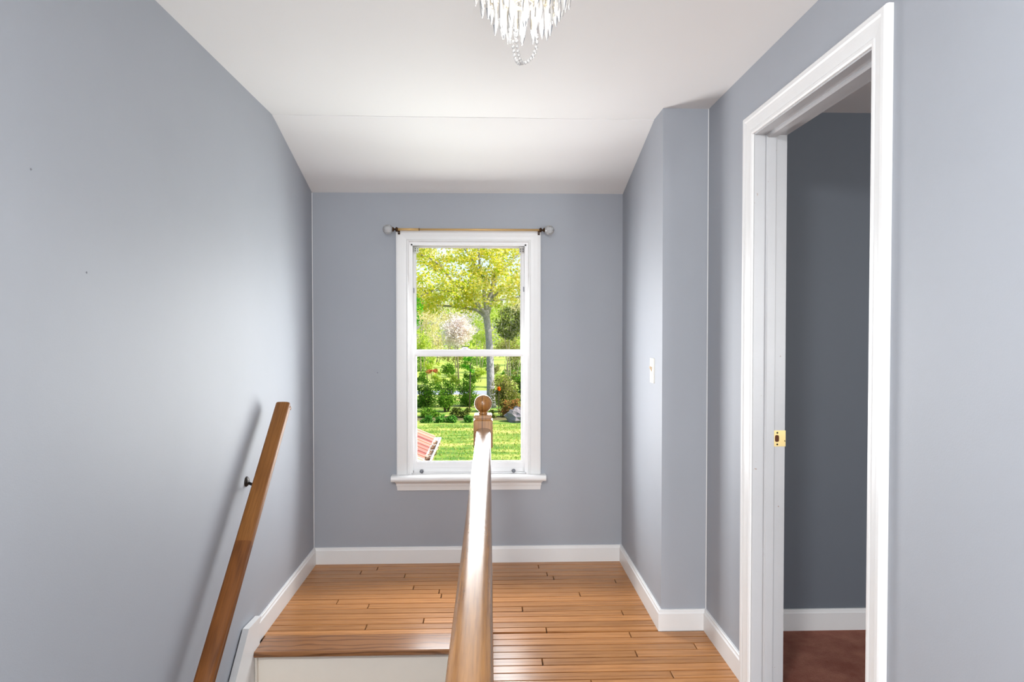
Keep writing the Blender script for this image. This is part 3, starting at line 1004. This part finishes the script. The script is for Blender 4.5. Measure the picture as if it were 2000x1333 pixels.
LM = {
    'maple': leaf_mat('maple_leaf', [srgb(222, 216, 70), srgb(248, 226, 104), srgb(196, 206, 46), srgb(255, 244, 180), srgb(158, 184, 34)], .6),
    'vivid': leaf_mat('vivid_leaf', [srgb(84, 172, 34), srgb(124, 192, 56), srgb(60, 130, 26)], .5),
    'green': leaf_mat('shrub_leaf', [srgb(84, 136, 36), srgb(118, 164, 52), srgb(64, 104, 34), srgb(150, 184, 72)], .45),
    'lime': leaf_mat('lime_leaf', [srgb(168, 196, 56), srgb(196, 210, 84), srgb(132, 170, 44), srgb(226, 226, 130)], .5),
    'dark': leaf_mat('evergreen_leaf', [srgb(70, 86, 34), srgb(96, 112, 44), srgb(52, 64, 30), srgb(134, 140, 70)], .25),
    'olive': leaf_mat('olive_leaf', [srgb(120, 134, 56), srgb(158, 160, 76), srgb(96, 104, 48), srgb(190, 176, 120)], .4),
    'white': leaf_mat('white_blossom', [srgb(246, 238, 238), srgb(236, 224, 222), srgb(214, 196, 172), srgb(250, 246, 246)], .35),
    'cream': leaf_mat('cream_bud', [srgb(238, 226, 178), srgb(220, 206, 140), srgb(244, 234, 206), srgb(196, 190, 110)], .4),
    'pink': leaf_mat('pink_bloom', [srgb(206, 96, 84), srgb(224, 134, 112), srgb(176, 84, 62), srgb(150, 160, 60)], .3),
    'rust': leaf_mat('rust_leaf', [srgb(150, 110, 60), srgb(196, 136, 84), srgb(112, 96, 50), srgb(150, 150, 70)], .3),
    'hosta': leaf_mat('hosta_leaf', [srgb(92, 154, 60), srgb(130, 182, 84), srgb(68, 118, 44)], .4),
    'orange': leaf_mat('orange_bloom', [srgb(240, 110, 20), srgb(250, 140, 40)], .3),
}

# the big tree
TY = 36.0
mt = empty('maple_tree', (P(958, 690, TY).x, TY, GROUND), 'large tree with forked grey trunk and yellow-green spring leaves', 'tree')
rng = random.Random(11)
limbs = []


def limb(pts, r0, r1, dy):
    q = [P(x, y, TY + dy * i / max(1, len(pts) - 1)) for i, (x, y) in enumerate(pts)]
    n = len(q)
    limbs.append(q)
    return q, [r0 + (r1 - r0) * i / (n - 1) for i in range(n)]


tr = MB()
bx = P(958, 690, TY)
tr.tube([(bx.x + .03, TY, GROUND), (bx.x + .02, TY, GROUND + .5), P(957, 690, TY), P(954, 650, TY), P(950, 618, TY), P(951, 606, TY)], [.30, .22, .19, .175, .18, .16], 14)
for pts, r0, r1, dy in [
    ([(951, 612), (956, 590), (963, 562), (966, 540), (976, 516), (986, 490), (992, 466), (996, 430)], .135, .03, .6),
    ([(950, 614), (948, 588), (944, 562), (941, 545), (937, 520), (934, 480), (930, 440)], .09, .025, -.8),
    ([(950, 616), (938, 600), (921, 581), (905, 566), (880, 545), (861, 520), (836, 502), (822, 498)], .085, .02, -1.2),
    ([(949, 620), (931, 606), (902, 601), (872, 598), (842, 597), (812, 590)], .07, .02, 1.0),
    ([(961, 582), (976, 567), (1002, 560), (1030, 566), (1060, 560)], .06, .02, -.6),
    ([(940, 540), (925, 512), (908, 488), (900, 460)], .045, .015, 1.2),
    ([(905, 566), (880, 570), (850, 566), (820, 580)], .045, .015, -1.8),
    ([(966, 540), (990, 520), (1010, 500), (1030, 480)], .05, .015, .8),
    ([(956, 590), (985, 585), (1015, 580)], .05, .02, 1.5),
]:
    q, r = limb(pts, r0, r1, dy)
    tr.tube(q, [max(.03, v * 1.3) for v in r], 8)
tr.build('trunk', 'bark', mt)
cr = MB()


def clump(mb, c, rad, n, size, flat=.7):
    c = Vector(c)
    for _ in range(n):
        d = Vector((rng.gauss(0, 1), rng.gauss(0, 1), rng.gauss(0, 1))).normalized() * (rng.random() ** .45)
        mb.leaf(c + Vector((d.x * rad, d.y * rad, d.z * rad * flat)), size * rng.uniform(.7, 1.3), rng)


for q in limbs:
    for i in range(2, len(q)):
        for _ in range(5):
            t = rng.random()
            c = q[i - 1].lerp(q[i], t) + Vector((rng.uniform(-.7, .7), rng.uniform(-1.4, 1.4), rng.uniform(-.35, .55)))
            clump(cr, c, rng.uniform(.30, .62), rng.randint(55, 95), .15)
for _ in range(130):
    a = rng.random() * 6.28
    rr = math.sqrt(rng.random())
    c = Vector((-.9 + 5.6 * rr * math.cos(a), TY + 3.6 * rr * math.sin(a), rng.uniform(2.3, 7.6)))
    clump(cr, c, rng.uniform(.35, .75), rng.randint(70, 120), .16)
cr.build('crown', LM['maple'], mt)


def plant(name, label, cat, cx, cy, Y, rw, rh, leaf, n, size, stems=5, group=None, depth=None, base=None, mat='stem', shell=.6):
    """shrub or tree: crown ellipsoid centred where (cx, cy) is seen at distance Y; rw, rh in photograph pixels"""
    c = P(cx, cy, Y)
    s = Y / F_PX
    rx, rz = rw * s, rh * s
    ry = depth or rx * .8
    zb = GROUND if base is None else base
    e = empty(name, (c.x, Y, zb), label, cat, group)
    if Y > 43:
        stems, mat = min(stems, 3), 'pale_stem'
    sm = MB()
    for k in range(stems):
        a = rng.random() * 6.28
        q = rng.uniform(.1, .75)
        top = Vector((c.x + rx * q * math.cos(a), Y + ry * q * math.sin(a), c.z + rz * rng.uniform(-.1, .7)))
        b0 = Vector((c.x + rx * .15 * math.cos(a), Y + ry * .15 * math.sin(a), zb))
        mid = b0.lerp(top, .5) + Vector((rng.uniform(-.12, .12) * rx, 0, 0))
        r0 = max(.02, rz * .028)
        sm.tube([b0, mid, top], [r0, r0 * .7, r0 * .3], 6)
    sm.build('stem', mat, e)
    lf = MB()
    nb = max(6, n // 60)
    for k in range(nb):
        d = Vector((rng.gauss(0, 1), rng.gauss(0, 1), rng.gauss(0, 1))).normalized() * (rng.random() ** .4)
        cc = Vector((c.x + d.x * rx * .82, Y + d.y * ry * .82, c.z + d.z * rz * .82))
        rad = min(rx, rz) * rng.uniform(.25, .5)
        clump(lf, cc, rad, 60, size, .8)
    lf.build('foliage', LM[leaf], e)
    return e


G1 = 'trees and bushes beyond the road'
G2 = 'shrubs along the lawn edge'
# beyond the road
plant('blossom_tree', 'round tree covered in white blossom', 'tree', 893, 650, 49, 36, 37, 'white', 6000, .14, 7, G1)
plant('budding_tree', 'pale cream budding tree left of the white blossom', 'tree', 838, 625, 56, 30, 34, 'cream', 1900, .13, 6, G1)
plant('evergreen_tree', 'dark olive evergreen right of the big trunk', 'tree', 1000, 632, 46, 34, 40, 'dark', 3600, .13, 4, G1)
plant('pale_tree', 'beige budding tree top above the dark evergreen', 'tree', 1022, 600, 58, 34, 26, 'cream', 1200, .13, 4, G1)
plant('lime_bush', 'yellow-green bush behind the grey trunk', 'bush', 935, 652, 60, 24, 36, 'lime', 1500, .14, 4, G1)
plant('green_bush', 'light green bush at the lower left of the upper pane', 'bush', 824, 672, 53, 24, 24, 'lime', 1500, .13, 4, G1)
plant('olive_bush', 'olive bush at the foot of the dark evergreen', 'bush', 990, 684, 48, 40, 26, 'olive', 2200, .12, 4, G1)
plant('tall_tree', 'far bright yellow-green tree behind the maple branches', 'tree', 870, 585, 85, 46, 44, 'lime', 1300, .24, 4, G1)
plant('far_bush', 'far olive bushes in the middle behind the blossom', 'bush', 900, 700, 72, 46, 26, 'olive', 2000, .16, 4, G1)
plant('far_bush', 'far green bushes at the left end behind the pink shrub', 'bush', 822, 708, 66, 34, 26, 'green', 1500, .16, 4, G1)
plant('far_bush', 'far dark green bushes on the right below the evergreen', 'bush', 1010, 712, 62, 44, 26, 'dark', 1800, .15, 4, G1)
plant('lime_bush', 'yellow-green bush above the pink shrub', 'bush', 842, 712, 54, 20, 16, 'lime', 900, .13, 4, G1)
plant('pink_shrub', 'low shrub with reddish pink flowers at the left', 'shrub', 845, 727, 52, 19, 7, 'pink', 700, .11, 3, G1)
plant('leafy_tree', 'vivid green leafy branches at the left edge of the upper pane', 'tree', 800, 612, 24, 31, 42, 'vivid', 1900, .075, 3, G1)
plant('leafy_sapling', 'slim bright green sapling left of the newel ball', 'tree', 915, 716, 34, 12, 34, 'vivid', 520, .08, 3, G2)
plant('tall_tree', 'far pale green tree behind the left side of the maple', 'tree', 815, 590, 92, 40, 46, 'cream', 1500, .26, 4, G1)
plant('tall_tree', 'far yellow-green tree behind the maple trunk', 'tree', 950, 600, 95, 44, 52, 'lime', 1900, .27, 4, G1)
plant('tall_tree', 'far green tree behind the dark evergreen', 'tree', 1040, 590, 88, 44, 52, 'olive', 1900, .26, 4, G1)
plant('far_bush', 'far pale bushes at the left under the cream tree', 'bush', 850, 668, 78, 44, 34, 'cream', 1700, .2, 4, G1)
plant('far_bush', 'far yellow-green bushes right of the big trunk', 'bush', 1000, 672, 76, 50, 30, 'lime', 1900, .2, 4, G1)
plant('far_bush', 'far green bushes along the field behind the sapling', 'bush', 930, 712, 64, 40, 22, 'green', 1500, .16, 4, G1)
plant('tall_tree', 'far cream tree behind the white blossom', 'tree', 885, 622, 105, 40, 40, 'cream', 1800, .3, 3, G1)
plant('tall_tree', 'far pale yellow tree between the trunk and the evergreen', 'tree', 985, 628, 104, 40, 44, 'lime', 1800, .3, 3, G1)
for x_, y_, Y_, lf_, lab in ((876, 724, 58, 'green', 'dense green field bush between the pink shrub and the sapling'), (962, 722, 57, 'olive', 'dense olive field bush just right of the big trunk'),
                             (994, 736, 55, 'green', 'dense green field bush below the dark evergreen'), (936, 730, 53, 'lime', 'dense yellow-green field bush just left of the big trunk')):
    plant('field_bush', lab, 'bush', x_, y_, Y_, 16, 14, lf_, 1500, .13, 3, G1)
G4 = 'airy bushes along the far side of the road'
for x_, lf_, lab in ((824, 'green', 'leafy green bush beyond the road at the left edge'), (856, 'lime', 'yellow-green bush beyond the road below the pink shrub'), (888, 'lime', 'yellow-green bush beyond the road in the middle left'),
                     (918, 'green', 'green bush beyond the road behind the sapling'), (975, 'lime', 'yellow-green bush beyond the road right of the big trunk'), (1006, 'olive', 'olive bush beyond the road at the right edge')):
    plant('roadside_bush', lab, 'bush', x_, 741, 47.5, 14, 15, lf_, 800, .12, 6, G4)
# thicket behind the lawn
plant('thicket_shrub', 'airy green shrub above the red roof corner', 'shrub', 832, 774, 36.4, 27, 38, 'green', 3300, .10, 10, G2)
plant('thicket_shrub', 'airy green shrub with many thin stems left of the newel ball', 'shrub', 872, 772, 34.2, 24, 36, 'green', 2600, .10, 12, G2)
plant('thicket_shrub', 'airy green shrub with dark stems just behind the newel ball', 'shrub', 915, 774, 36.8, 26, 38, 'green', 3000, .10, 14, G2)
plant('thicket_shrub', 'olive shrub right of the newel ball', 'shrub', 985, 768, 34, 30, 38, 'olive', 3800, .10, 8, G2)
plant('thicket_shrub', 'green shrub at the right edge of the lower pane', 'shrub', 1022, 752, 37.5, 24, 44, 'green', 2800, .10, 8, G2)
plant('rust_shrub', 'brownish shrub beside the grey rock', 'shrub', 1000, 802, 32.3, 26, 24, 'rust', 2600, .09, 6, G2)
plant('low_shrub', 'low dark green shrub at the lawn edge behind the newel', 'shrub', 950, 815, 31.8, 22, 16, 'dark', 1500, .09, 5, G2)
plant('low_shrub', 'low green shrub above the gutter end', 'shrub', 838, 810, 32.2, 22, 14, 'green', 1700, .09, 5, G2)
plant('low_shrub', 'low dark green shrub between the hostas and the stems', 'shrub', 898, 808, 32.2, 26, 15, 'dark', 1800, .09, 5, G2)
G3 = 'hosta clumps at the lawn edge'
for x, lab in ((834, 'leafy hosta clump nearest the red roof corner'), (860, 'second leafy hosta clump from the red roof'), (884, 'third leafy hosta clump from the red roof'), (915, 'leafy hosta clump nearest the newel post')):
    plant('hosta', lab, 'plant', x, 822, 30.4, 9.5, 10, 'hosta', 420, .16, 3, G3)
plant('orange_flower', 'small bright orange bloom among the shrubs right of the newel ball', 'flower', 974, 760, 33.2, 3.2, 3.6, 'orange', 60, .06, 2)

# shrubs that carry the thicket on past the window edges
for x_, Y_, lf_, n_, lab in ((770, 35.5, 'green', 2600, 'green shrub of the thicket beyond the left window edge'), (700, 36.5, 'olive', 2600, 'olive shrub of the thicket far to the left of the window view'), (620, 35.5, 'green', 2600, 'green shrub of the thicket at its far left end'),
                             (1075, 35.5, 'green', 2600, 'green shrub of the thicket beyond the right window edge'), (1145, 36.5, 'olive', 2600, 'olive shrub of the thicket far to the right of the window view'), (1225, 35.5, 'green', 2600, 'green shrub of the thicket at its far right end')):
    plant('thicket_shrub', lab, 'shrub', x_, 765, Y_, 30, 44, lf_, n_, .1, 8, G2)
wd = MB()
for _ in range(520):
    x_, y_ = rng.uniform(-70, 70), rng.uniform(112, 126)
    h_ = 5.5 + 2.5 * math.sin(x_ * .31) + 1.2 * math.sin(x_ * 1.1)
    clump(wd, (x_, y_, GROUND + rng.uniform(.6, max(1.5, h_))), rng.uniform(1.0, 2.2), 34, .62)
tag(wd.build('distant_woodland', LM['lime']), 'distant pale green woodland closing the view behind the garden', 'woodland', None, 'stuff')

# rock
rk = MB()
rc = P(1012, 822, 30.6)
nu, nv = 14, 9
rng = random.Random(9)
vs = []
for i in range(nv + 1):
    th = math.pi * i / nv
    for k in range(nu):
        a = 2 * math.pi * k / nu
        rr = 1 + .18 * math.sin(3 * a + 1.3 * i) + rng.uniform(-.08, .08)
        vs.append((rc.x + .55 * rr * math.sin(th) * math.cos(a), 30.6 + .45 * rr * math.sin(th) * math.sin(a), GROUND + .18 + .42 * rr * math.cos(th)))
fs = [(i * nu + k, i * nu + (k + 1) % nu, (i + 1) * nu + (k + 1) % nu, (i + 1) * nu + k) for i in range(nv) for k in range(nu)]
rk.add(vs, fs)
tag(rk.build('rock', 'rock', None, (rc.x, 30.6, GROUND)), 'grey rock at the lawn edge on the right', 'rock')

# ------------------------------------------------------------------ roof of the low wing, lower left
EX, EZ, YE = -.886, -.352, 10.66           # eave line x, height, far end
PITCHR = .42
wing = empty('house_wing', (-2.5, 7.6, GROUND), 'rust-red metal roof corner with a leaf-filled white gutter', 'roof')
RX1 = -4.6
MB().box(RX1, EX - .35, 4.02, YE - .25, GROUND, EZ - .05).build('wall', 'clap', wing)
slab_p = [(EX + .0, EZ - .02), (RX1, EZ - .02 + PITCHR * (EX - RX1)), (RX1, EZ - .12 + PITCHR * (EX - RX1)), (EX, EZ - .12)]
MB().prism([(0, 0), (-(EX - RX1), PITCHR * (EX - RX1)), (-(EX - RX1), PITCHR * (EX - RX1) - .10), (0, -.10)], (EX, 4.02, EZ - .022), (EX, YE, EZ - .022), (1, 0, 0), (0, 0, 1)).build('roof_deck', 'gutter', wing)
PWd = .235
k = 0
pm = MB()
Lx = EX - RX1
pp2 = [(0, 0), (PWd - .002, 0), (PWd - .002, .018), (PWd - .016, .030), (PWd - .030, .018), (PWd - .032, .006), (0, .006)]
dv = Vector((-1, 0, PITCHR))
nvv = Vector((PITCHR, 0, 1)).normalized()
pm.prism(pp2, (0, 0, 0), tuple(dv * Lx), (0, 1, 0), nvv)
pmesh = pm.mesh('roof_panel')
pmesh.materials.append(M['roof'])
yk = YE - PWd
while yk > 4.02:
    o = bpy.data.objects.new('roof_panel', pmesh)
    COL.objects.link(o)
    o.location = (EX + .03, yk, EZ - .021 - PITCHR * .03 + .002)
    o.parent = wing
    o.matrix_parent_inverse = Matrix.Translation(wing.location).inverted()
    yk -= PWd
MB().prism([(0, -.16), (-Lx, PITCHR * Lx - .16), (-Lx, PITCHR * Lx + .012), (0, .012)], (EX + .02, YE, EZ - .022), (EX + .02, YE + .03, EZ - .022), (1, 0, 0), (0, 0, 1)).build('rake_board', 'gutter', wing)
gt = [(0, 0), (0, -.10), (.075, -.10), (.105, -.055), (.120, -.02), (.120, .0), (.100, .0), (.100, -.008), (.112, -.008), (.112, -.02), (.098, -.052), (.070, -.093), (.006, -.093), (.006, 0)]
gx, gz = EX + .012, EZ - .035
gut = MB().prism(gt, (gx, 4.02, gz), (gx, YE + .03, gz), (1, 0, 0), (0, 0, 1)).build('gutter', 'gutter', wing)
MB().prism([(0, .0), (0, -.10), (.075, -.10), (.105, -.055), (.120, -.02), (.120, .0)], (gx, YE + .03, gz), (gx, YE + .036, gz), (1, 0, 0), (0, 0, 1)).build('end_cap', 'gutter', gut)
yk = YE - .2
while yk > 4.2:
    MB().box(gx + .004, gx + .114, yk, yk + .02, gz - .012, gz - .009).build('hanger', 'gutter', gut)
    yk -= .42
lf = MB()
rng = random.Random(17)
for _ in range(1500):
    y = rng.uniform(6.5, YE)
    h = .5 + .5 * math.sin(y * 7)
    lf.leaf((gx + rng.uniform(.015, .085), y, gz - .085 + rng.random() * .07 * h), rng.uniform(.03, .06), rng)
tag(lf.build('leaf_litter', 'litter', gut), kind='stuff')
